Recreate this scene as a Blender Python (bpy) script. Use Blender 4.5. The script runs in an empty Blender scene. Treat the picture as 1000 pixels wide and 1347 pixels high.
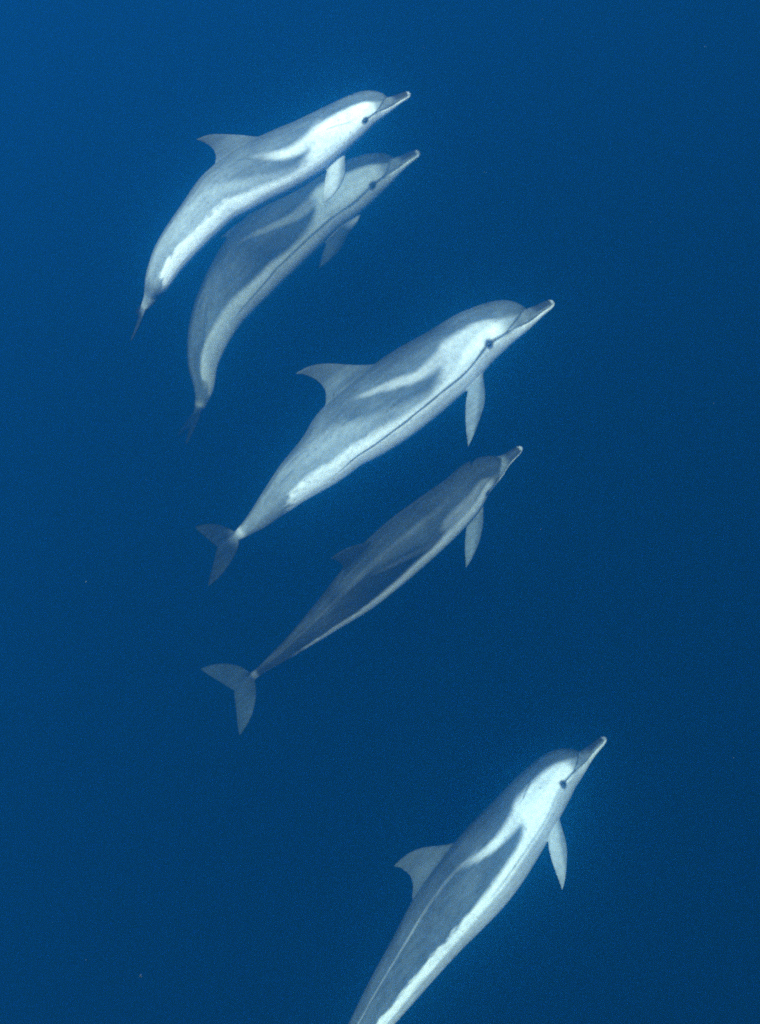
import bpy, math, random
import numpy as np
from mathutils import Vector

# ------------------------------------------------------------------ camera, world, sun, exposure
scene = bpy.context.scene
col = scene.collection

cam_data = bpy.data.cameras.new("camera")
cam = bpy.data.objects.new("camera", cam_data)
col.objects.link(cam)
cam.location = (0.0, 0.0, -3.0)
cam.rotation_euler = (math.radians(34.5027), math.radians(21.6347), math.radians(-28.2087))
cam_data.sensor_fit = 'HORIZONTAL'
cam_data.sensor_width = 36.0
cam_data.lens = 45.0
cam_data.clip_start = 0.05
cam_data.clip_end = 1000.0
cam_data.dof.use_dof = True
cam_data.dof.focus_distance = 4.35
cam_data.dof.aperture_fstop = 1.6
scene.camera = cam

SUN_DIR = Vector((-0.0123, -0.4837, 0.8751)).normalized()
world = bpy.data.worlds.new("World")
scene.world = world
world.use_nodes = True
world.cycles.sampling_method = 'AUTOMATIC'
wn = world.node_tree.nodes
wl = world.node_tree.links
wn.clear()
w_out = wn.new('ShaderNodeOutputWorld')
w_bg = wn.new('ShaderNodeBackground')
w_sky = wn.new('ShaderNodeTexSky')
w_sky.sky_type = 'NISHITA'
w_sky.sun_disc = False
w_sky.sun_elevation = math.asin(SUN_DIR.z)
w_sky.sun_rotation = math.atan2(SUN_DIR.x, SUN_DIR.y)
w_bg.inputs['Strength'].default_value = 0.08
wl.new(w_sky.outputs['Color'], w_bg.inputs['Color'])
wl.new(w_bg.outputs['Background'], w_out.inputs['Surface'])

sun_data = bpy.data.lights.new("sun", 'SUN')
sun_data.energy = 4.0
sun_data.angle = math.radians(0.5)
sun_data.color = (1.0, 0.95, 0.88)
sun = bpy.data.objects.new("sun", sun_data)
col.objects.link(sun)
sun.location = (0, 0, 20)
sun.rotation_euler = SUN_DIR.to_track_quat('Z', 'Y').to_euler()

scene.render.engine = 'CYCLES'
scene.cycles.max_bounces = 6
scene.cycles.volume_bounces = 2
scene.cycles.use_denoising = False
scene.cycles.use_adaptive_sampling = False
scene.cycles.filter_width = 1.9
scene.cycles.sample_clamp_indirect = 0.25
scene.view_settings.view_transform = 'Standard'
scene.view_settings.look = 'None'
scene.view_settings.gamma = 1.0
scene.view_settings.use_curve_mapping = False
scene.view_settings.exposure = 2.45

# ------------------------------------------------------------------ water and seabed
def mesh_obj(name, verts, faces, mat, parent=None, smooth=True):
    me = bpy.data.meshes.new(name)
    me.from_pydata([tuple(v) for v in verts], [], [tuple(f) for f in faces])
    me.validate()
    me.update()
    if smooth:
        me.shade_smooth()
    o = bpy.data.objects.new(name, me)
    if mat:
        me.materials.append(mat)
    col.objects.link(o)
    if parent:
        o.parent = parent
    return o

def new_mat(name):
    m = bpy.data.materials.new(name)
    m.use_nodes = True
    m.node_tree.nodes.clear()
    return m, m.node_tree.nodes, m.node_tree.links

wm, nn, ll = new_mat("sea_water")
n_out = nn.new('ShaderNodeOutputMaterial')
n_sca = nn.new('ShaderNodeVolumeScatter')      # blue light is scattered ...
n_sca.inputs['Color'].default_value = (0.0, 0.020, 0.56, 1)
n_sca.inputs['Density'].default_value = 0.042
n_sca.inputs['Anisotropy'].default_value = 0.0
n_abs = nn.new('ShaderNodeVolumeAbsorption')   # ... and red is swallowed first
n_abs.inputs['Color'].default_value = (0.07, 0.42, 0.69, 1)
n_abs.inputs['Density'].default_value = 0.19
n_add = nn.new('ShaderNodeAddShader')
ll.new(n_sca.outputs['Volume'], n_add.inputs[0])
ll.new(n_abs.outputs['Volume'], n_add.inputs[1])
n_fwd = nn.new('ShaderNodeVolumeScatter')      # fine particles throw a soft forward glow round bright things
n_fwd.inputs['Color'].default_value = (0.02, 0.40, 0.93, 1)
n_fwd.inputs['Density'].default_value = 0.125
n_fwd.inputs['Anisotropy'].default_value = 0.95
n_add2 = nn.new('ShaderNodeAddShader')
ll.new(n_add.outputs['Shader'], n_add2.inputs[0])
ll.new(n_fwd.outputs['Volume'], n_add2.inputs[1])
ll.new(n_add2.outputs['Shader'], n_out.inputs['Volume'])

X0, X1, Y0, Y1, Z0, Z1 = -160, 160, -120, 260, -61.0, -0.6
wv = [(x, y, z) for z in (Z0, Z1) for x, y in ((X0, Y0), (X1, Y0), (X1, Y1), (X0, Y1))]
wf = [(3, 2, 1, 0), (4, 5, 6, 7), (0, 1, 5, 4), (1, 2, 6, 5), (2, 3, 7, 6), (3, 0, 4, 7)]
water = mesh_obj("water", wv, wf, wm, smooth=False)
water["kind"] = "structure"
water["label"] = "deep clear blue sea water all around the dolphins"

sm_, nn, ll = new_mat("seabed_sand")
n_out = nn.new('ShaderNodeOutputMaterial')
n_b = nn.new('ShaderNodeBsdfPrincipled')
n_no = nn.new('ShaderNodeTexNoise')
n_no.inputs['Scale'].default_value = 0.15
n_no.inputs['Detail'].default_value = 6
n_r = nn.new('ShaderNodeValToRGB')
n_r.color_ramp.elements[0].color = (0.05, 0.06, 0.06, 1)
n_r.color_ramp.elements[1].color = (0.16, 0.15, 0.12, 1)
n_tc = nn.new('ShaderNodeTexCoord')
ll.new(n_tc.outputs['Object'], n_no.inputs['Vector'])
ll.new(n_no.outputs['Fac'], n_r.inputs['Fac'])
ll.new(n_r.outputs['Color'], n_b.inputs['Base Color'])
n_b.inputs['Roughness'].default_value = 0.95
ll.new(n_b.outputs['BSDF'], n_out.inputs['Surface'])
gx = np.linspace(-155, 155, 63)
gy = np.linspace(-115, 255, 75)
GX, GY = np.meshgrid(gx, gy)
GZ = -58.0 + 0.8 * np.sin(GX * 0.07 + 1.0) * np.sin(GY * 0.05) + 0.5 * np.sin(GX * 0.19 + GY * 0.13)
sv = np.stack([GX.ravel(), GY.ravel(), GZ.ravel()], 1)
nx = len(gx)
sf = [(j * nx + i, j * nx + i + 1, (j + 1) * nx + i + 1, (j + 1) * nx + i)
      for j in range(len(gy) - 1) for i in range(nx - 1)]
seabed = mesh_obj("seabed", sv, sf, sm_)
seabed["kind"] = "structure"
seabed["label"] = "dim sandy seabed far below the dolphins"

# ------------------------------------------------------------------ helpers
def pchip(xs, ys):
    xs = np.asarray(xs, float)
    ys = np.asarray(ys, float)
    h = np.diff(xs)
    d = np.diff(ys) / h
    m = np.zeros_like(xs)
    for i in range(1, len(xs) - 1):
        if d[i - 1] * d[i] > 0:
            w1 = 2 * h[i] + h[i - 1]
            w2 = h[i] + 2 * h[i - 1]
            m[i] = (w1 + w2) / (w1 / d[i - 1] + w2 / d[i])
    m[0] = d[0]
    m[-1] = d[-1]
    def f(x):
        x = np.asarray(x, float)
        xc = np.clip(x, xs[0], xs[-1])
        i = np.clip(np.searchsorted(xs, xc, side='right') - 1, 0, len(xs) - 2)
        t = (xc - xs[i]) / h[i]
        t2, t3 = t * t, t * t * t
        return ((2 * t3 - 3 * t2 + 1) * ys[i] + (t3 - 2 * t2 + t) * h[i] * m[i]
                + (-2 * t3 + 3 * t2) * ys[i + 1] + (t3 - t2) * h[i] * m[i + 1])
    return f

def cur(pts):
    return pchip([p[0] for p in pts], [p[1] for p in pts])

def sstep(a, b, x):
    t = np.clip((x - a) / (b - a), 0, 1)
    return t * t * (3 - 2 * t)

def vnoise(p, seed=0):
    """smooth value noise on an (n,3) array, about -1..1"""
    i = np.floor(p).astype(np.int64)
    f = p - i
    f = f * f * (3 - 2 * f)
    def h(ix, iy, iz):
        n = (ix * 374761393 + iy * 668265263 + iz * 2147483647 + seed * 974634721) & 0xffffffff
        n = ((n ^ (n >> 13)) * 1274126177) & 0xffffffff
        n = (n ^ (n >> 16)) & 0xffff
        return n / 32767.5 - 1.0
    r = 0
    for dx in (0, 1):
        for dy in (0, 1):
            for dz in (0, 1):
                w = ((f[:, 0] if dx else 1 - f[:, 0]) * (f[:, 1] if dy else 1 - f[:, 1])
                     * (f[:, 2] if dz else 1 - f[:, 2]))
                r = r + w * h(i[:, 0] + dx, i[:, 1] + dy, i[:, 2] + dz)
    return r

def fbm(p, seed=0, octv=3):
    r, a = 0, 1.0
    for k in range(octv):
        r = r + a * vnoise(p * 2 ** k, seed + 17 * k)
        a *= 0.5
    return r

# ------------------------------------------------------------------ the dolphin at rest: length 1, beak tip at x=0, tail notch at x=-1,
# y to its left, z up.  s = -x is the station along the body.
PROF = [  # s, top, bottom, half width
    (0.000, 0.0020, 0.0035, 0.0035),
    (0.004, 0.0075, 0.0085, 0.0090),
    (0.012, 0.0110, 0.0120, 0.0125),
    (0.030, 0.0135, 0.0150, 0.0160),
    (0.052, 0.0155, 0.0200, 0.0205),
    (0.066, 0.0175, 0.0245, 0.0255),
    (0.072, 0.0245, 0.0265, 0.0295),
    (0.080, 0.0345, 0.0295, 0.0350),
    (0.092, 0.0435, 0.0340, 0.0420),
    (0.110, 0.0530, 0.0410, 0.0500),
    (0.140, 0.0625, 0.0500, 0.0590),
    (0.180, 0.0695, 0.0610, 0.0680),
    (0.240, 0.0780, 0.0730, 0.0780),
    (0.320, 0.0875, 0.0840, 0.0860),
    (0.400, 0.0935, 0.0925, 0.0890),
    (0.460, 0.0945, 0.0945, 0.0870),
    (0.540, 0.0900, 0.0905, 0.0795),
    (0.600, 0.0820, 0.0825, 0.0690),
    (0.660, 0.0700, 0.0730, 0.0560),
    (0.740, 0.0560, 0.0600, 0.0420),
    (0.810, 0.0420, 0.0450, 0.0300),
    (0.880, 0.0280, 0.0300, 0.0195),
    (0.930, 0.0170, 0.0160, 0.0130),
    (0.955, 0.0120, 0.0110, 0.0150),
    (0.975, 0.0070, 0.0065, 0.0120),
    (0.985, 0.0030, 0.0030, 0.0060),
]
f_top = pchip([p[0] for p in PROF], [p[1] for p in PROF])
f_bot = pchip([p[0] for p in PROF], [p[2] for p in PROF])
f_wid = pchip([p[0] for p in PROF], [p[3] for p in PROF])
f_exp = cur([(0, 2.0), (0.5, 2.0), (0.62, 1.9), (0.75, 1.65), (0.9, 1.5), (1, 1.6)])

def loft(rings, cap=True):
    """closed tube through rings of equal length -> verts, faces"""
    n = len(rings[0])
    v = [p for r in rings for p in r]
    f = []
    for k in range(len(rings) - 1):
        for j in range(n):
            a, b = k * n + j, k * n + (j + 1) % n
            f.append((a, b, b + n, a + n))
    if cap:
        f.append(tuple(range(n))[::-1])
        f.append(tuple((len(rings) - 1) * n + j for j in range(n)))
    return v, f

def body_loft():
    ss = np.r_[np.linspace(0, 0.02, 14), np.linspace(0.022, 0.14, 60)[1:], np.linspace(0.145, 0.985, 150)]
    th = np.linspace(0, 2 * np.pi, 64, endpoint=False)
    rings = []
    for s in ss:
        e = 2.0 / float(f_exp(s))
        c, n = np.cos(th), np.sin(th)
        y = f_wid(s) * np.sign(c) * np.abs(c) ** e
        z = np.where(n > 0, f_top(s), f_bot(s)) * np.sign(n) * np.abs(n) ** e
        rings.append(np.stack([np.full_like(y, -s), y, z], 1))
    return loft(rings)

def wing_loft(stations, n=28):
    """stations: (lead point, trail point, half thickness, thickness direction) -> closed fin"""
    t = np.linspace(0, 2 * np.pi, n, endpoint=False)
    u = 0.5 - 0.5 * np.cos(t)              # 0 at the leading edge, 1 at the trailing edge
    prof = 1.9 * np.sqrt(np.clip(u, 0, 1)) * (1 - u) ** 0.85 + 0.10
    sgn = np.sign(np.sin(t))
    rings = []
    for le, te, ht, d in stations:
        le, te, d = np.array(le, float), np.array(te, float), np.array(d, float)
        p = le[None] * (1 - u)[:, None] + te[None] * u[:, None]
        p = p + d[None] * (sgn * prof * ht)[:, None]
        rings.append(p)
    return loft(rings)

def dorsal_fin(h_scale=1.0, ch_scale=1.0, shear=0.0, front=0.446):
    LE = cur([(-0.03, -0.040), (0.0, -0.010), (0.020, 0.020), (0.038, 0.044), (0.060, 0.071), (0.078, 0.096), (0.089, 0.117), (0.0955, 0.139), (0.0975, 0.150)])
    TE = cur([(-0.03, 0.152), (0.0, 0.143), (0.010, 0.136), (0.0250, 0.1285), (0.0375, 0.1275), (0.052, 0.130), (0.068, 0.1360), (0.083, 0.1435), (0.0945, 0.1515), (0.0975, 0.1525)])
    hs = np.r_[np.linspace(-0.03, 0.089, 26), np.linspace(0.0915, 0.0975, 5)]
    st = []
    for h in hs:
        base = float(f_top(0.52)) - 0.002
        z = base + h * (h_scale if h > 0 else 1.0)
        l = front + ch_scale * float(LE(h)) - shear * max(h, 0) / 0.0975
        t = front + ch_scale * float(TE(h)) - shear * max(h, 0) / 0.0975
        ht = min(0.011, 0.065 * (t - l) + 0.0014)
        st.append(((-l, 0, z), (-t, 0, z), ht, (0, 1, 0)))
    return wing_loft(st)

def fluke(bend=0.0, cup=0.0, size=1.0):
    LE = cur([(0, 0.930), (0.012, 0.943), (0.03, 0.949), (0.05, 0.958), (0.07, 0.972), (0.09, 0.992), (0.105, 1.014), (0.115, 1.038)])
    TE = cur([(0, 0.999), (0.006, 1.003), (0.02, 1.009), (0.05, 1.020), (0.08, 1.032), (0.105, 1.041), (0.115, 1.0435)])
    ys = np.r_[np.linspace(0, 0.10, 22), np.linspace(0.104, 0.115, 5)]
    ys = np.r_[-ys[:0:-1], ys]
    st = []
    for y in ys:
        a = abs(y)
        ch = float(TE(a) - LE(a))
        ht = min(0.0115, 0.07 * ch + 0.0024) + 0.006 * math.exp(-(a / 0.014) ** 2)
        z0 = cup * a ** 1.6
        l, t = 0.93 + size * (float(LE(a)) - 0.93), 0.93 + size * (float(TE(a)) - 0.93)
        y = y * size
        st.append(((-l, y, z0 - bend * max(l - 0.93, 0)), (-t, y, z0 - bend * max(t - 0.93, 0)), ht, (0, 0, 1)))
    return wing_loft(st)

def flipper(side, direction, length=0.142, base=(0.262, -46.0), wide=1.0):
    """side -1 = right. direction = (back, out, down)"""
    s0, a0 = base
    a = math.radians(a0)
    root = np.array([-s0, side * float(f_wid(s0)) * math.cos(a), float(f_bot(s0)) * math.sin(a)])
    b, o, d = direction
    span = np.array([-b, side * o, -d])
    span /= np.linalg.norm(span)
    fw = np.array([1.0, 0, 0])
    chord = fw - span * fw.dot(span)
    chord /= np.linalg.norm(chord)
    nrm = np.cross(span, chord)
    LE = cur([(-0.42, 0.020), (-0.2, 0.0275), (0, 0.0275), (0.15, 0.0285), (0.35, 0.0265), (0.55, 0.0190), (0.75, 0.0070), (0.9, -0.0055), (1.0, -0.0170)])
    TE = cur([(-0.42, -0.014), (-0.2, -0.0180), (0, -0.0190), (0.15, -0.0235), (0.3, -0.0270), (0.5, -0.0275), (0.7, -0.0255), (0.9, -0.0215), (1.0, -0.0190)])
    st = []
    for u in np.r_[np.linspace(-0.42, 0.92, 30), np.linspace(0.94, 1.0, 4)]:
        c = root + span * (u * length)
        ht = max(0.0024, 0.0105 - 0.0078 * max(u, 0))
        tw = math.radians(-14 + 26 * u)
        ch_, nr_ = chord * math.cos(tw) + nrm * math.sin(tw), nrm * math.cos(tw) - chord * math.sin(tw)
        l, t = c + ch_ * float(LE(u)) * wide, c + ch_ * float(TE(u)) * wide
        st.append((l, t, ht, nr_))
    return wing_loft(st), (root, span, chord, nrm, length)

VOXEL = 0.0023

def rest_mesh(p):
    """beak, trunk, fins and flukes grown together into ONE continuous skin"""
    vs, fs, off = [], [], 0
    pieces = [body_loft(), dorsal_fin(*p.get('fin_shape', (1.0, 1.0, 0.0, 0.446))), fluke(p.get('fl_bend', 0.0), p.get('fl_cup', 0.0), p.get('fl_size', 1.0))]
    for side in (-1, 1):
        (v, f), fr = flipper(side, p['flip'] if side < 0 else p.get('flip_far', p['flip']), length=p.get('flip_len', 0.142), base=p.get('flip_base', (0.262, -55.0)), wide=p.get('flip_wide', 0.85))
        pieces.append((v, f))
        p.setdefault('frames', []).append(fr)
    for v, f in pieces:
        vs += [tuple(q) for q in v]
        fs += [tuple(i + off for i in q) for q in f]
        off = len(vs)
    me = bpy.data.meshes.new("skin_cage")
    me.from_pydata(vs, [], fs)
    me.update()
    import bmesh
    bm = bmesh.new()
    bm.from_mesh(me)
    bmesh.ops.recalc_face_normals(bm, faces=bm.faces)
    bm.to_mesh(me)
    bm.free()
    o = bpy.data.objects.new("skin_cage", me)
    col.objects.link(o)
    r = o.modifiers.new("remesh", 'REMESH')
    r.mode = 'VOXEL'
    r.voxel_size = VOXEL
    sm = o.modifiers.new("smooth", 'SMOOTH')
    sm.factor = 0.5
    sm.iterations = 5
    dg = bpy.context.evaluated_depsgraph_get()
    out = bpy.data.meshes.new_from_object(o.evaluated_get(dg))
    bpy.data.objects.remove(o)
    bpy.data.meshes.remove(me)
    return out

# ---- spine curves of the five: (length, [(station, x, y, z, up x, up y, up z)])
POSE_A = (1.7028, [
    (0.0, 1.1989, 3.8918, -5.3476, 0.1413, 0.3503, 0.9259),
    (0.07, 1.0936, 3.9067, -5.3352, 0.2096, 0.3193, 0.9242),
    (0.14, 0.9804, 3.9275, -5.3177, 0.1096, 0.3417, 0.9334),
    (0.22, 0.8391, 3.934, -5.3123, 0.0242, 0.3534, 0.9352),
    (0.31, 0.6938, 3.9373, -5.3094, 0.0391, 0.342, 0.9389),
    (0.4, 0.55, 3.9517, -5.2974, 0.1591, 0.319, 0.9343),
    (0.5, 0.3925, 3.9715, -5.2807, 0.1262, 0.3249, 0.9373),
    (0.59, 0.2443, 3.9755, -5.2774, -0.1382, 0.3418, 0.9296),
    (0.67, 0.0858, 3.9533, -5.296, -0.1639, 0.3456, 0.924),
    (0.75, -0.0988, 3.9132, -5.3297, -0.3401, 0.3272, 0.8816),
    (0.83, -0.2303, 3.8873, -5.3906, -0.4803, 0.2954, 0.8259),
    (0.9, -0.2966, 3.9196, -5.4548, -0.4135, 0.3076, 0.8569),
    (0.95, -0.3558, 3.9263, -5.4884, -0.3515, 0.3143, 0.8818),
    (1.0, -0.4136, 3.9345, -5.5207, -0.3489, 0.3039, 0.8865),
])
POSE_B = (2.4979, [
    (0.0, 1.5584, 5.3457, -6.608, 0.0952, 0.446, 0.89),
    (0.07, 1.3845, 5.3603, -6.5957, 0.1115, 0.4379, 0.8921),
    (0.14, 1.2108, 5.3751, -6.5833, 0.0698, 0.4439, 0.8933),
    (0.22, 1.0128, 5.3922, -6.5689, 0.1753, 0.416, 0.8923),
    (0.31, 0.7911, 5.4118, -6.5525, -0.0253, 0.445, 0.8952),
    (0.4, 0.5666, 5.4038, -6.5592, -0.0508, 0.4424, 0.8954),
    (0.5, 0.3197, 5.3779, -6.5809, -0.1951, 0.4368, 0.8782),
    (0.59, 0.1036, 5.3311, -6.6202, -0.2841, 0.4231, 0.8604),
    (0.67, -0.0842, 5.2794, -6.6636, -0.3696, 0.4099, 0.8339),
    (0.75, -0.2547, 5.2011, -6.7293, -0.5701, 0.3482, 0.7442),
    (0.83, -0.399, 5.0964, -6.8172, -0.736, 0.2583, 0.6258),
    (0.9, -0.4937, 4.9853, -6.9103, -0.7977, 0.2103, 0.5652),
    (0.95, -0.5808, 4.9254, -6.9606, -0.4552, 0.4204, 0.7849),
    (1.0, -0.6928, 4.8834, -6.9959, -0.4128, 0.437, 0.7992),
])
POSE_C = (1.9917, [
    (0.0, 1.2462, 3.1549, -6.227, 0.0715, 0.5349, 0.8419),
    (0.07, 1.1078, 3.1655, -6.2182, 0.1692, 0.5112, 0.8427),
    (0.14, 0.9728, 3.1915, -6.1964, 0.2206, 0.499, 0.8381),
    (0.22, 0.8154, 3.2044, -6.1855, -0.0138, 0.5655, 0.8246),
    (0.31, 0.6366, 3.1969, -6.1918, -0.0074, 0.5723, 0.82),
    (0.4, 0.4574, 3.1978, -6.1911, -0.0221, 0.5601, 0.8281),
    (0.5, 0.2583, 3.1953, -6.1932, -0.0049, 0.5446, 0.8387),
    (0.59, 0.0793, 3.1929, -6.1952, -0.0842, 0.5304, 0.8435),
    (0.67, -0.0776, 3.1729, -6.2119, -0.1434, 0.479, 0.866),
    (0.75, -0.2361, 3.1616, -6.2214, -0.0933, 0.4293, 0.8983),
    (0.83, -0.3926, 3.14, -6.2395, -0.1711, 0.3599, 0.9171),
    (0.9, -0.5299, 3.1215, -6.2551, -0.1212, 0.2902, 0.9493),
    (0.95, -0.6284, 3.1169, -6.259, 0.0455, 0.2532, 0.9663),
    (1.0, -0.7271, 3.126, -6.2513, 0.1047, 0.1922, 0.9758),
])
POSE_D = (1.9562, [
    (0.0, 0.8008, 3.0689, -6.8867, -0.0556, 0.0756, 0.9956),
    (0.07, 0.6644, 3.0647, -6.8902, 0.0408, 0.0486, 0.998),
    (0.14, 0.5293, 3.0669, -6.8883, -0.1058, 0.0586, 0.9927),
    (0.22, 0.3762, 3.0433, -6.9081, -0.106, 0.0508, 0.9931),
    (0.31, 0.2013, 3.0288, -6.9203, -0.0393, 0.0417, 0.9984),
    (0.4, 0.0258, 3.0185, -6.9289, -0.0636, 0.041, 0.9971),
    (0.5, -0.1683, 3.0011, -6.9435, -0.1114, 0.0342, 0.9932),
    (0.59, -0.342, 2.9789, -6.9622, -0.0945, 0.0382, 0.9948),
    (0.67, -0.4975, 2.9657, -6.9732, -0.0532, 0.0078, 0.9986),
    (0.75, -0.6531, 2.9535, -6.9835, -0.0745, -0.0436, 0.9963),
    (0.83, -0.8089, 2.9432, -6.9922, -0.031, -0.0749, 0.9967),
    (0.9, -0.9457, 2.9394, -6.9953, -0.0189, -0.129, 0.9915),
    (0.95, -1.0435, 2.9363, -6.9979, -0.0222, -0.1769, 0.984),
    (1.0, -1.1412, 2.9329, -7.0008, -0.0205, -0.2226, 0.9747),
])
POSE_E = (2.0365, [
    (0.0, 0.2718, 1.8075, -7.5404, -0.1496, 0.806, 0.5727),
    (0.07, 0.1195, 1.7765, -7.5024, -0.0006, 0.8185, 0.5745),
    (0.14, -0.0041, 1.7558, -7.4558, -0.1088, 0.8178, 0.5652),
    (0.22, -0.1465, 1.7105, -7.4182, -0.3026, 0.7827, 0.544),
    (0.31, -0.3196, 1.6391, -7.3841, -0.2906, 0.7921, 0.5368),
    (0.4, -0.4749, 1.5763, -7.3428, -0.2742, 0.7974, 0.5376),
    (0.5, -0.6564, 1.5229, -7.3354, -0.2513, 0.8048, 0.5377),
    (0.59, -0.8403, 1.4827, -7.3691, -0.3295, 0.7745, 0.54),
    (0.67, -1.0363, 1.43, -7.4133, -0.3414, 0.7689, 0.5407),
    (0.75, -1.2514, 1.3696, -7.4641, -0.345, 0.7671, 0.5409),
    (0.83, -1.4584, 1.3053, -7.518, -0.394, 0.7394, 0.5459),
    (0.9, -1.6107, 1.2492, -7.565, -0.5004, 0.6621, 0.5579),
    (0.95, -1.7165, 1.2025, -7.6042, -0.4645, 0.6915, 0.5532),
    (1.0, -1.9224, 1.1202, -7.6733, -0.4675, 0.689, 0.5539),
])

# ------------------------------------------------------------------ skin pigment (the animal's own colouring, with belly shade and some dimness painted in)
WHITE = np.array((0.85, 0.87, 0.87))
PALE = np.array((0.225, 0.25, 0.256))
GREY = np.array((0.080, 0.094, 0.099))
DARK = np.array((0.032, 0.041, 0.047))
BLACK = np.array((0.012, 0.014, 0.017))

c_cape = cur([(0, 30), (0.06, 22), (0.09, 22), (0.115, 27), (0.14, 37), (0.18, 46), (0.24, 48), (0.28, 45), (0.32, 38), (0.36, 37), (0.42, 44), (0.5, 60), (0.56, 70), (0.62, 76), (0.8, 80), (1.0, 84)])
c_blaze = cur([(0.26, 36), (0.32, 29), (0.37, 27), (0.43, 36), (0.49, 49), (0.53, 58), (0.6, 66)])
w_blaze = cur([(0.26, 14), (0.32, 9), (0.37, 6.5), (0.44, 5.0), (0.53, 3.0), (0.6, 2)])
c_line = cur([(0.158, -10), (0.19, -15), (0.23, -20), (0.29, -23), (0.38, -24), (0.48, -26), (0.58, -30), (0.70, -34), (1, -36)])
c_mouth = cur([(0.0, -12), (0.03, -12), (0.06, -13), (0.09, -10), (0.115, -6), (0.135, -8), (0.158, -10)])
c_crease = cur([(0.066, 88), (0.070, 70), (0.078, 44), (0.090, 22), (0.105, 5), (0.118, -5)])
FLANK_A = [(0.28, 27), (0.31, 19), (0.345, 7), (0.38, 1), (0.43, 6), (0.49, 14), (0.55, 27), (0.61, 46), (0.68, 66), (0.8, 85), (1, 89)]
FLANK_B = [(0.28, 27), (0.31, 19), (0.345, 5), (0.40, -4), (0.50, -10), (0.62, -12), (0.75, -8), (0.88, 4), (1, 10)]
WTOP_A = [(0.0, 20), (0.14, 24), (0.22, 18), (0.30, 2), (0.40, -9), (0.53, -4), (0.63, 4), (0.73, 11), (0.8, 18), (1, 24)]
WTOP_B = [(0.0, 20), (0.14, 24), (0.22, 18), (0.30, 8), (0.40, -3), (0.53, -8), (0.63, -10), (0.73, -6), (0.8, 0), (1, 10)]

def mix(c, k, w):
    return c * (1 - w)[:, None] + np.asarray(k)[None] * w[:, None]

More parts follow.
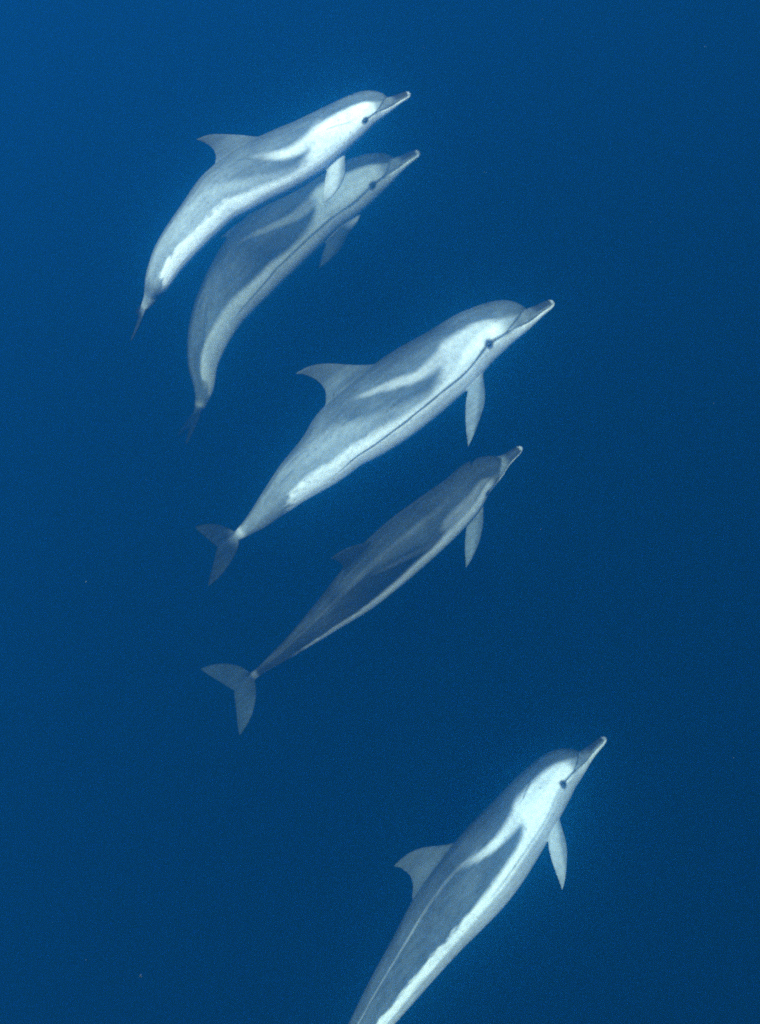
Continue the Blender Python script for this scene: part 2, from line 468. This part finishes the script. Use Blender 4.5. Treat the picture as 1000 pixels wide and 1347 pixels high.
def pigment(V, p):
    s = -V[:, 0]
    y, z = V[:, 1], V[:, 2]
    sc = np.clip(s, 0, 0.985)
    h = np.where(z > 0, f_top(sc), f_bot(sc)) + 1e-4
    w = f_wid(sc) + 1e-4
    s_true = s.copy()
    ds_ = p.get('eye_ds', 0.0)
    s = np.where(s < 0.31, cur([(-0.1, -0.1), (0, 0), (0.066, 0.066), (0.158 + ds_, 0.158), (0.31, 0.31)])(s), s)
    sc = np.clip(s, 0, 0.985)
    th = np.degrees(np.arctan2(z / h, np.abs(y) / w))
    rho = np.sqrt((z / h) ** 2 + (y / w) ** 2)
    seed = p['seed']
    Q = V * np.array([1.0, 1.0, 1.0])
    n1 = fbm(Q * 14, seed, 3)
    n2 = fbm(Q * np.array([11, 100, 100]), seed + 5, 3)
    n3 = fbm(Q * 120, seed + 9, 2)
    nj = fbm(Q * np.array([60, 140, 140]), seed + 3, 2)     # ragged edges
    g = p.get
    ang = th + 9.0 * sstep(0.1, 0.2, s) + 2.0 * n1 + 1.0 * n2
    cflank = cur(g('flank', FLANK_A))
    cwtop = cur(g('wtop', WTOP_A))
    # ground colour of the flank
    c = np.tile(PALE * g('pale', 1.0), (len(s), 1))
    # tail stock grades to grey
    c = mix(c, GREY * g('stock', 1.35), sstep(0.66, 0.86, s + 0.02 * n1) * g('stock_w', 0.75))
    # grey flank band under the blaze
    fb = sstep(-8.0, 8.0, ang - cflank(sc)) * sstep(0.285, 0.325, s)
    c = mix(c, GREY * g('band', 1.0), fb * (1 - g('band_fade', 0.55) * sstep(0.5, 0.75, s)))
    # cape
    cape = sstep(-7.5, 7.5, ang - c_cape(sc) - g('cape_d', 0.0))
    c = mix(c, GREY * g('cape', 1.0) * 1.0, cape)
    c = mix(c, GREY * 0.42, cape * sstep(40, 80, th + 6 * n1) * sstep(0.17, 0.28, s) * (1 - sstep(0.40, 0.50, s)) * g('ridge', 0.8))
    # face and shoulder patch between cape and eye line
    face = (1 - cape) * sstep(-3, 3, th - c_line(sc) + 2) * (1 - fb) * sstep(0.10, 0.14, s) * (1 - sstep(0.31, 0.38, s))
    c = mix(c, WHITE * g('face', 0.75), face * g('face_w', 0.8))
    # blaze sweeping up to the fin
    bl = (1 - sstep(0.3, 1.6, np.abs(ang - c_blaze(sc)) / (w_blaze(sc) * g('blaze_wide', 1.0)))) * sstep(0.24, 0.30, s) * (1 - sstep(g('blaze_end', 0.50) - 0.06, g('blaze_end', 0.50) + 0.05, s))
    c = mix(c, WHITE * g('blaze', 0.85), bl * g('blaze_w', 0.9))
    # white lower flank
    ragged = 5.0 * nj + 2.5 * n1
    wend = g('white_end', 0.765)
    tail_edge = sstep(-0.022, 0.022, wend - s + 0.018 * nj + 0.012 * n1 + 0.0006 * (cwtop(sc) - th - 9))
    soft = g('w_soft', 7.0)
    wt = sstep(-soft, soft, cwtop(sc) - ang - 0.5 * ragged * g('rag', 1.0) * sstep(0.45, 0.6, s)) * tail_edge * sstep(0.11, 0.14, s)
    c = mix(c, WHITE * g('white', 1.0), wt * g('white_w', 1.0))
    # belly and throat: white toned down, underside shade painted into the colour
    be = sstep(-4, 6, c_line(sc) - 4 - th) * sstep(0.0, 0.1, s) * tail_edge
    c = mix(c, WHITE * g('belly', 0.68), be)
    # thin dark line from the eye to the vent
    lw = g('line_hw', 2.0) * (1.0 + 0.9 * (1 - sstep(0.16, 0.26, s)) - 0.35 * sstep(0.3, 0.55, s)) * (1 + 0.35 * n1)
    ln = (1 - sstep(0.0, 2.2, np.abs(th + 0.8 * n1 + 0.2 * n2 - c_line(sc)) / lw)) * sstep(0.155, 0.175, s) * (1 - sstep(g('line_end', 0.60), g('line_end', 0.60) + 0.1, s))
    c = mix(c, DARK * 1.3, ln * g('line', 0.8))
    # second faint pale streak along the back
    if g('streak', 0) > 0:
        cs = cur(g('streak_c', [(0.42, 38), (0.5, 42), (0.6, 48), (0.7, 50), (0.85, 50), (1, 50)]))
        stx = (1 - sstep(0.4, 1.6, np.abs(th + 1.5 * n1 - cs(sc)) / g('streak_hw', 4.0))) * sstep(g('streak_s', 0.40), g('streak_s', 0.40) + 0.1, s) * (1 - sstep(0.85, 0.95, s))
        c = mix(c, WHITE * 0.7, stx * g('streak', 0) * (0.75 + 0.25 * np.clip(n1, -1, 1)))
    # beak: grey above the mouth, pale side, white below
    hd = 1 - sstep(0.085, 0.12, s)
    up = sstep(-2, 4, th - c_mouth(sc))
    c = mix(c, WHITE * 0.85, hd * (1 - up))
    c = mix(c, PALE * 0.75, hd * up * (1 - sstep(-6, 10, th - c_crease(sc)) * sstep(0.066, 0.07, s)))
    c = mix(c, BLACK * 1.1, (1 - sstep(0.045, 0.075, s)) * sstep(-4, 20, th + 4 * n1) * g('beak_dark', 0.9))
    c = mix(c, WHITE * 0.55, (1 - sstep(0.006, 0.013, s)) * g('beak_tip', 0.85) * sstep(-20, 20, th))
    # mouth, crease and the stripe running back to the eye
    mo = (1 - sstep(0.4, 1.3, np.abs(th - c_mouth(sc)) * h / 0.085)) * sstep(0.006, 0.015, s) * (1 - sstep(0.15, 0.16, s))
    c = mix(c, DARK, mo * 0.85)
    ds = np.hypot((s - cur([(-90, 0.118), (-5, 0.118), (5, 0.105), (22, 0.090), (44, 0.078), (70, 0.070), (90, 0.066)])(th)) * 1.0, 0)
    cr = (1 - sstep(0.0012, 0.0045, ds)) * sstep(-9, -3, th)
    c = mix(c, DARK * 1.1, cr * 0.75)
    # stripe eye -> corner of the mouth
    st = (1 - sstep(2.2, 6.5, np.abs(th + 7.5))) * sstep(0.108, 0.118, s) * (1 - sstep(0.155, 0.16, s))
    c = mix(c, DARK * 1.1, st * g('eye_stripe', 0.7))
    # eye patch
    re = np.hypot((s_true - 0.158 - ds_), (th + 10.0) * math.pi / 180 * 0.062)
    c = mix(c, BLACK * 2.6, (1 - sstep(0.0075, 0.0155, re + 0.0014 * n3)) * 0.95)
    # blowhole
    rb = np.hypot((s - 0.150 - 18 * y * y) / 0.0022, y / 0.011)
    c = mix(c, BLACK * 2, (1 - sstep(0.6, 1.4, rb)) * (z > 0))
    # appendages
    app = sstep(1.10, 1.28, rho)
    dors = app * (z > 0) * (s > 0.42) * (s < 0.68)
    hgt = np.clip((z - f_top(0.52)) / 0.098, 0, 1)
    edge = sstep(0.0, 0.7, hgt)
    cf = mix(np.tile(GREY * g('fin', 1.15), (len(s), 1)), GREY * min(0.75, g('fin', 1.15)), edge)
    c = c * (1 - dors)[:, None] + cf * dors[:, None]
    flu = sstep(0.93, 0.975, s + 0.3 * np.maximum(np.abs(y) - 0.015, 0))
    c = mix(c, GREY * g('fluke', 0.85) * np.array((0.80, 0.97, 1.05)), flu)
    c = mix(c, WHITE * 0.6, (1 - sstep(0.0, 0.014, np.abs(s - 0.935 + 0.004 * n1))) * g('notch_pale', 0.0) * (np.abs(y) < 0.03))
    flp = np.zeros(len(s))
    tipd = np.zeros(len(s))
    for root, span, chord, nrm, ln_f in p['frames']:
        D = V - root[None]
        u_f = D @ span / ln_f
        m_f = sstep(-0.40, 0.05, u_f) * (1 - sstep(0.02, 0.026, np.abs(D @ nrm))) * (np.abs(D @ chord) < 0.045) * (u_f < 1.1)
        m_f = m_f * sstep(1.0, 1.02, rho)
        e_f = np.abs(D @ chord + 0.002 + 0.012 * np.clip(u_f, 0, 1)) / (0.026 * g('flip_wide', 0.85))
        tipd = np.where(m_f > flp, np.clip(0.8 * sstep(0.35, 1.0, e_f + 0.15 * n1) + 0.5 * sstep(0.5, 1.0, u_f), 0, 1), tipd)
        flp = np.maximum(flp, m_f)
    cp = mix(np.tile(np.asarray(g('flipper', (0.5, 0.54, 0.56)), float), (len(s), 1)), np.asarray(g('flipper_tip', (0.36, 0.40, 0.42))), tipd)
    c = c * (1 - flp)[:, None] + cp * flp[:, None]
    # fine mottling, smudges and scratches in the skin
    mott = 1 + g('mottle', 0.14) * n1 + 0.11 * n2 + 0.06 * n3
    n4 = fbm(Q * np.array([16, 150, 150]), seed + 21, 3)
    dk = np.clip(1 - c[:, 1] / 0.45, 0, 1)
    mott = mott * (1 + dk * (0.22 * n4 + 0.12 * n1))
    sp = vnoise(Q * 210, seed + 31)
    mott = mott * (1 - 0.35 * sstep(0.72, 0.86, sp) * (app < 0.1)) * (1 + 0.25 * dk * sstep(0.70, 0.86, -sp))
    c = c * np.clip(mott, 0.45, 1.6)[:, None]
    rs = np.random.RandomState(seed)
    for k in range(g('scratches', 16)):
        s0, t0 = rs.uniform(0.1, 0.8), rs.uniform(15, 72)
        ln_, sl, cv = rs.uniform(0.02, 0.06), rs.uniform(-500, 500), rs.uniform(-4000, 4000)
        sd = rs.choice([-1, 1])
        u = s - s0
        dth = np.abs(th - t0 - sl * u - cv * u * u) * math.pi / 180 * np.maximum(w, 0.02) / np.hypot(1, sl * math.pi / 180 * 0.08)
        m = (1 - sstep(0.0006, 0.0026, dth)) * (1 - sstep(0.7, 1.0, np.abs(u) / ln_)) * (y * sd > 0) * (app < 0.1)
        tone = DARK * (1.0 if rs.rand() < 0.7 else 1.6)
        c = mix(c, tone, m * rs.uniform(0.25, 0.55))
    return np.clip(c, 0.004, 0.9), th, rho

# ------------------------------------------------------------------ skin material: pigment with fine grain and a wet sheen
skin, nn, ll = new_mat("dolphin_skin")
n_out = nn.new('ShaderNodeOutputMaterial')
n_b = nn.new('ShaderNodeBsdfPrincipled')
n_at = nn.new('ShaderNodeAttribute')
n_at.attribute_name = "pigment"
n_rest = nn.new('ShaderNodeAttribute')
n_rest.attribute_name = "rest"
n_no = nn.new('ShaderNodeTexNoise')
n_no.inputs['Scale'].default_value = 90
n_no.inputs['Detail'].default_value = 5
n_map = nn.new('ShaderNodeMapRange')
n_map.inputs['From Min'].default_value = 0.3
n_map.inputs['From Max'].default_value = 0.7
n_map.inputs['To Min'].default_value = 0.88
n_map.inputs['To Max'].default_value = 1.10
n_mul = nn.new('ShaderNodeVectorMath')
n_mul.operation = 'SCALE'
n_bump = nn.new('ShaderNodeBump')
n_bump.inputs['Strength'].default_value = 0.06
n_bump.inputs['Distance'].default_value = 0.004
ll.new(n_rest.outputs['Vector'], n_no.inputs['Vector'])
ll.new(n_no.outputs['Fac'], n_map.inputs['Value'])
ll.new(n_at.outputs['Color'], n_mul.inputs[0])
ll.new(n_map.outputs['Result'], n_mul.inputs['Scale'])
ll.new(n_mul.outputs['Vector'], n_b.inputs['Base Color'])
ll.new(n_no.outputs['Fac'], n_bump.inputs['Height'])
ll.new(n_bump.outputs['Normal'], n_b.inputs['Normal'])
n_b.inputs['Roughness'].default_value = 0.5
n_b.inputs['Specular IOR Level'].default_value = 0.03
ll.new(n_b.outputs['BSDF'], n_out.inputs['Surface'])

eye_m, nn, ll = new_mat("dolphin_eye")
n_out = nn.new('ShaderNodeOutputMaterial')
n_b = nn.new('ShaderNodeBsdfPrincipled')
n_no = nn.new('ShaderNodeTexNoise')
n_no.inputs['Scale'].default_value = 40
n_r = nn.new('ShaderNodeValToRGB')
n_r.color_ramp.elements[0].color = (0.008, 0.008, 0.010, 1)
n_r.color_ramp.elements[1].color = (0.022, 0.020, 0.020, 1)
ll.new(n_no.outputs['Fac'], n_r.inputs['Fac'])
ll.new(n_r.outputs['Color'], n_b.inputs['Base Color'])
n_b.inputs['Roughness'].default_value = 0.25
n_b.inputs['Specular IOR Level'].default_value = 0.3
ll.new(n_b.outputs['BSDF'], n_out.inputs['Surface'])

# ------------------------------------------------------------------ pose: a spine curve in the world with the up direction along it
class Pose:
    def __init__(self, length, rows, girth):
        a = np.array(rows)
        self.L, self.g = length, girth
        self.p = [pchip(a[:, 0], a[:, k]) for k in (1, 2, 3)]
        self.u = [pchip(a[:, 0], a[:, k]) for k in (4, 5, 6)]
    def _at(self, s):
        return np.stack([f(s) for f in self.p], -1)
    def spine(self, s):
        sc = np.clip(s, 0.0, 1.0)
        e = 0.02
        w = np.array([-1.5, -1, -0.5, 0, 0.5, 1, 1.5]) * e
        P = sum(self._at(np.clip(sc + k, 0, 1)) + (np.minimum(sc + k, 0) + np.maximum(sc + k - 1, 0))[:, None] * 0 for k in [0.0])
        t = self._at(np.clip(sc - e, 0, 1)) - self._at(np.clip(sc + e, 0, 1))
        t /= np.linalg.norm(t, axis=1)[:, None]
        P = P - t * ((s - sc) * self.L)[:, None]
        u = np.stack([f(sc) for f in self.u], -1)
        u -= t * (u * t).sum(1)[:, None]
        u /= np.linalg.norm(u, axis=1)[:, None]
        return P, t, u
    def apply(self, V):
        P, t, u = self.spine(-V[:, 0])
        l = np.cross(u, t)
        k = self.L * self.g
        return P + k * (V[:, 1:2] * l + V[:, 2:3] * u)

def make_dolphin(pose, p, label):
    length, rows = pose
    ps = Pose(length, rows, p['girth'])
    root = bpy.data.objects.new("dolphin", None)
    col.objects.link(root)
    root.empty_display_size = 0.2
    base = ps.spine(np.array([0.42]))[0][0]
    root.location = base
    root["label"] = label
    root["category"] = "dolphin"
    root["group"] = "pod of dolphins swimming together"
    me = rest_mesh(p)
    n = len(me.vertices)
    V = np.empty(n * 3, np.float32)
    me.vertices.foreach_get('co', V)
    V = V.reshape(-1, 3).astype(float)
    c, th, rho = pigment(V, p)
    W = V.copy()
    # shallow grooves: mouth line, beak crease, blowhole
    s = -V[:, 0]
    sc = np.clip(s, 0, 0.985)
    h = np.where(V[:, 2] > 0, f_top(sc), f_bot(sc)) + 1e-4
    gm = np.exp(-((th - c_mouth(sc)) * math.pi / 180 * h / 0.0016) ** 2) * (s > 0.01) * (s < 0.125) * 0.0022
    rb = np.hypot((s - 0.150 - 18 * V[:, 1] ** 2) / 0.003, V[:, 1] / 0.012)
    gm = gm + np.exp(-rb ** 2) * (V[:, 2] > 0) * 0.003
    rr = np.hypot(V[:, 1], V[:, 2]) + 1e-6
    W[:, 1] -= V[:, 1] / rr * gm
    W[:, 2] -= V[:, 2] / rr * gm
    X = ps.apply(W) - base[None]
    me.vertices.foreach_set('co', X.astype(np.float32).ravel())
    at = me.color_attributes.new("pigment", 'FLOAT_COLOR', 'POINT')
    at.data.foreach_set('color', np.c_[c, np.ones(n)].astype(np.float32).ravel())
    rt = me.attributes.new("rest", 'FLOAT_VECTOR', 'POINT')
    rt.data.foreach_set('vector', V.astype(np.float32).ravel())
    me.materials.clear()
    me.materials.append(skin)
    me.update()
    me.shade_smooth()
    me.name = "body"
    b = bpy.data.objects.new("body", me)
    col.objects.link(b)
    b.parent = root
    # eyes
    for side in (-1, 1):
        s0, a0 = 0.158 + p.get('eye_ds', 0.0), math.radians(-10.0)
        ev, ef = [], []
        NR, NS = 9, 16
        for i in range(NR + 1):
            f = math.pi * i / NR
            for j in range(NS):
                g_ = 2 * math.pi * j / NS
                ev.append((math.sin(f) * math.cos(g_) * 0.0056, math.cos(f) * 0.0036, math.sin(f) * math.sin(g_) * 0.0042))
        for i in range(NR):
            for j in range(NS):
                a, d = i * NS + j, i * NS + (j + 1) % NS
                ef.append((a, d, d + NS, a + NS))
        E = np.array(ev) + np.array([-s0, side * float(f_wid(s0)) * math.cos(a0) * 0.99, float(f_bot(s0)) * math.sin(a0)])
        X = ps.apply(E) - base[None]
        e = mesh_obj("eye", X, ef, eye_m, root)
    return root


# ------------------------------------------------------------------ the five dolphins
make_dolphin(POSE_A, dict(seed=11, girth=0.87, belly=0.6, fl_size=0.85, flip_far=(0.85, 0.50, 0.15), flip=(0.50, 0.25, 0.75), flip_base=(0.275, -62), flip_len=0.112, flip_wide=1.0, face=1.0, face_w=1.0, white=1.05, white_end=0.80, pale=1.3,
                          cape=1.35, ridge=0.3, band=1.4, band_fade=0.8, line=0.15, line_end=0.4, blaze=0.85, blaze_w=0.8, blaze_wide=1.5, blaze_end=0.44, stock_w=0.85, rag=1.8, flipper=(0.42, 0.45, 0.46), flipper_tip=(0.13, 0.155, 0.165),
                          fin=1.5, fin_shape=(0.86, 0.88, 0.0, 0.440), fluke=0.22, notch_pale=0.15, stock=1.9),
             "brightest white-flanked dolphin, topmost of the pod, flipper overlapping a bluish one")
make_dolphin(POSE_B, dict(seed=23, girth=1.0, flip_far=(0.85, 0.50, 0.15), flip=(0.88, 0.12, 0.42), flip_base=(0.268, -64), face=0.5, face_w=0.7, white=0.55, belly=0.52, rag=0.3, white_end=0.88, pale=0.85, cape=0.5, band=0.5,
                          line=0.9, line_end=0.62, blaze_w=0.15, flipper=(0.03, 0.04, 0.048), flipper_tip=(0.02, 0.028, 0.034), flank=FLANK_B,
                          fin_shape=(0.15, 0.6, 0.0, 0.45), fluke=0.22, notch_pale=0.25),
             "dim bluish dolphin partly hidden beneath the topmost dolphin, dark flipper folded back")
make_dolphin(POSE_C, dict(seed=37, girth=1.02, eye_ds=0.040, flip_far=(0.85, 0.50, 0.15), flip=(0.56, 0.36, 0.70), flip_base=(0.275, -62), flip_len=0.15, flip_wide=0.75, face=0.62, white=0.9, pale=1.0, blaze=0.52, blaze_w=0.8, blaze_wide=1.3, cape=1.0, line=0.95, line_end=0.62,
                          flipper=(0.20, 0.23, 0.25), flipper_tip=(0.07, 0.09, 0.10), fin=1.5, fin_shape=(0.98, 1.0, 0.0, 0.442), fluke=0.25, line_hw=2.3, notch_pale=0.4),
             "grey and white dolphin mid-pod with a dark line along its pale side")
make_dolphin(POSE_D, dict(seed=53, girth=0.86, flip=(0.62, 0.60, 0.50), flip_base=(0.222, -50), flip_len=0.144, face=0.3, face_w=0.5, white=0.52, belly=0.5, white_end=0.8, pale=0.32, cape=0.42, ridge=0.0, band=0.10, band_fade=0.3, streak_s=0.2, streak_hw=5.0,  # pale tones and fin painted darker, standing for dim light and shade
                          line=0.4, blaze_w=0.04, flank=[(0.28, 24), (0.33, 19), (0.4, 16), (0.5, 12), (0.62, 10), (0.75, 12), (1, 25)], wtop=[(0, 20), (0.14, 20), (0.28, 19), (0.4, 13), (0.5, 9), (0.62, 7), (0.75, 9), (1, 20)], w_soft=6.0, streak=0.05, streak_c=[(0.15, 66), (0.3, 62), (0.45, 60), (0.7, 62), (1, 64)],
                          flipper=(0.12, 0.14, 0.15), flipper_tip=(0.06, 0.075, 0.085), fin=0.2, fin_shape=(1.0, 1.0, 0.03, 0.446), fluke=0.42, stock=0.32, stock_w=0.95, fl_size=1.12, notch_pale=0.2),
             "dark slender dolphin showing its back and spread tail flukes, fourth from top")
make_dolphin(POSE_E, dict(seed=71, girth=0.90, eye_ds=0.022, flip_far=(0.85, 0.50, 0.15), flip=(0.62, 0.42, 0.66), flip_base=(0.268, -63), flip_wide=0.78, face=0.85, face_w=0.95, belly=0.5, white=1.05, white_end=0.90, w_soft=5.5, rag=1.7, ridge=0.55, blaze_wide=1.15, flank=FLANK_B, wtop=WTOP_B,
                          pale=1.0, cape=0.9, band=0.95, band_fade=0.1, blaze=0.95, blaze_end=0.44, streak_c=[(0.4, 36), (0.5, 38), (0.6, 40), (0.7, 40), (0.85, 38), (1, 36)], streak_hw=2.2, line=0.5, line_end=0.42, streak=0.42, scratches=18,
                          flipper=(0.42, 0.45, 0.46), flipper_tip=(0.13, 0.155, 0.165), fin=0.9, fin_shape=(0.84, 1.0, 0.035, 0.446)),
             "lowest dolphin, tail cut off by the bottom edge, bright white side stripe")

# ------------------------------------------------------------------ a few drifting specks in the water
rs = random.Random(5)
pm, nn, ll = new_mat("drifting_speck")
n_out = nn.new('ShaderNodeOutputMaterial')
n_b = nn.new('ShaderNodeBsdfPrincipled')
n_no = nn.new('ShaderNodeTexNoise')
n_no.inputs['Scale'].default_value = 300
n_r = nn.new('ShaderNodeValToRGB')
n_r.color_ramp.elements[0].color = (0.25, 0.27, 0.25, 1)
n_r.color_ramp.elements[1].color = (0.6, 0.62, 0.6, 1)
ll.new(n_no.outputs['Fac'], n_r.inputs['Fac'])
ll.new(n_r.outputs['Color'], n_b.inputs['Base Color'])
n_b.inputs['Roughness'].default_value = 0.8
ll.new(n_b.outputs['BSDF'], n_out.inputs['Surface'])
pv, pf = [], []
OCT = [(1, 0, 0), (-1, 0, 0), (0, 1, 0), (0, -1, 0), (0, 0, 1), (0, 0, -1)]
OF = [(0, 2, 4), (2, 1, 4), (1, 3, 4), (3, 0, 4), (2, 0, 5), (1, 2, 5), (3, 1, 5), (0, 3, 5)]
for k in range(70):
    d = rs.uniform(2.0, 7.5)
    q = Vector((rs.uniform(-3.2, 3.2), rs.uniform(0.8, 6.5), rs.uniform(-8.0, -3.4)))
    r = rs.uniform(0.0010, 0.0024)
    if (q - cam.location).length < 3.4:
        continue
    o = len(pv)
    for v in OCT:
        pv.append((q.x + v[0] * r * rs.uniform(0.5, 1.4), q.y + v[1] * r * rs.uniform(0.5, 1.4), q.z + v[2] * r * rs.uniform(0.5, 1.4)))
    pf += [tuple(i + o for i in f) for f in OF]
pl = mesh_obj("plankton", pv, pf, pm)
pl["kind"] = "stuff"
pl["label"] = "tiny pale specks drifting in the water"
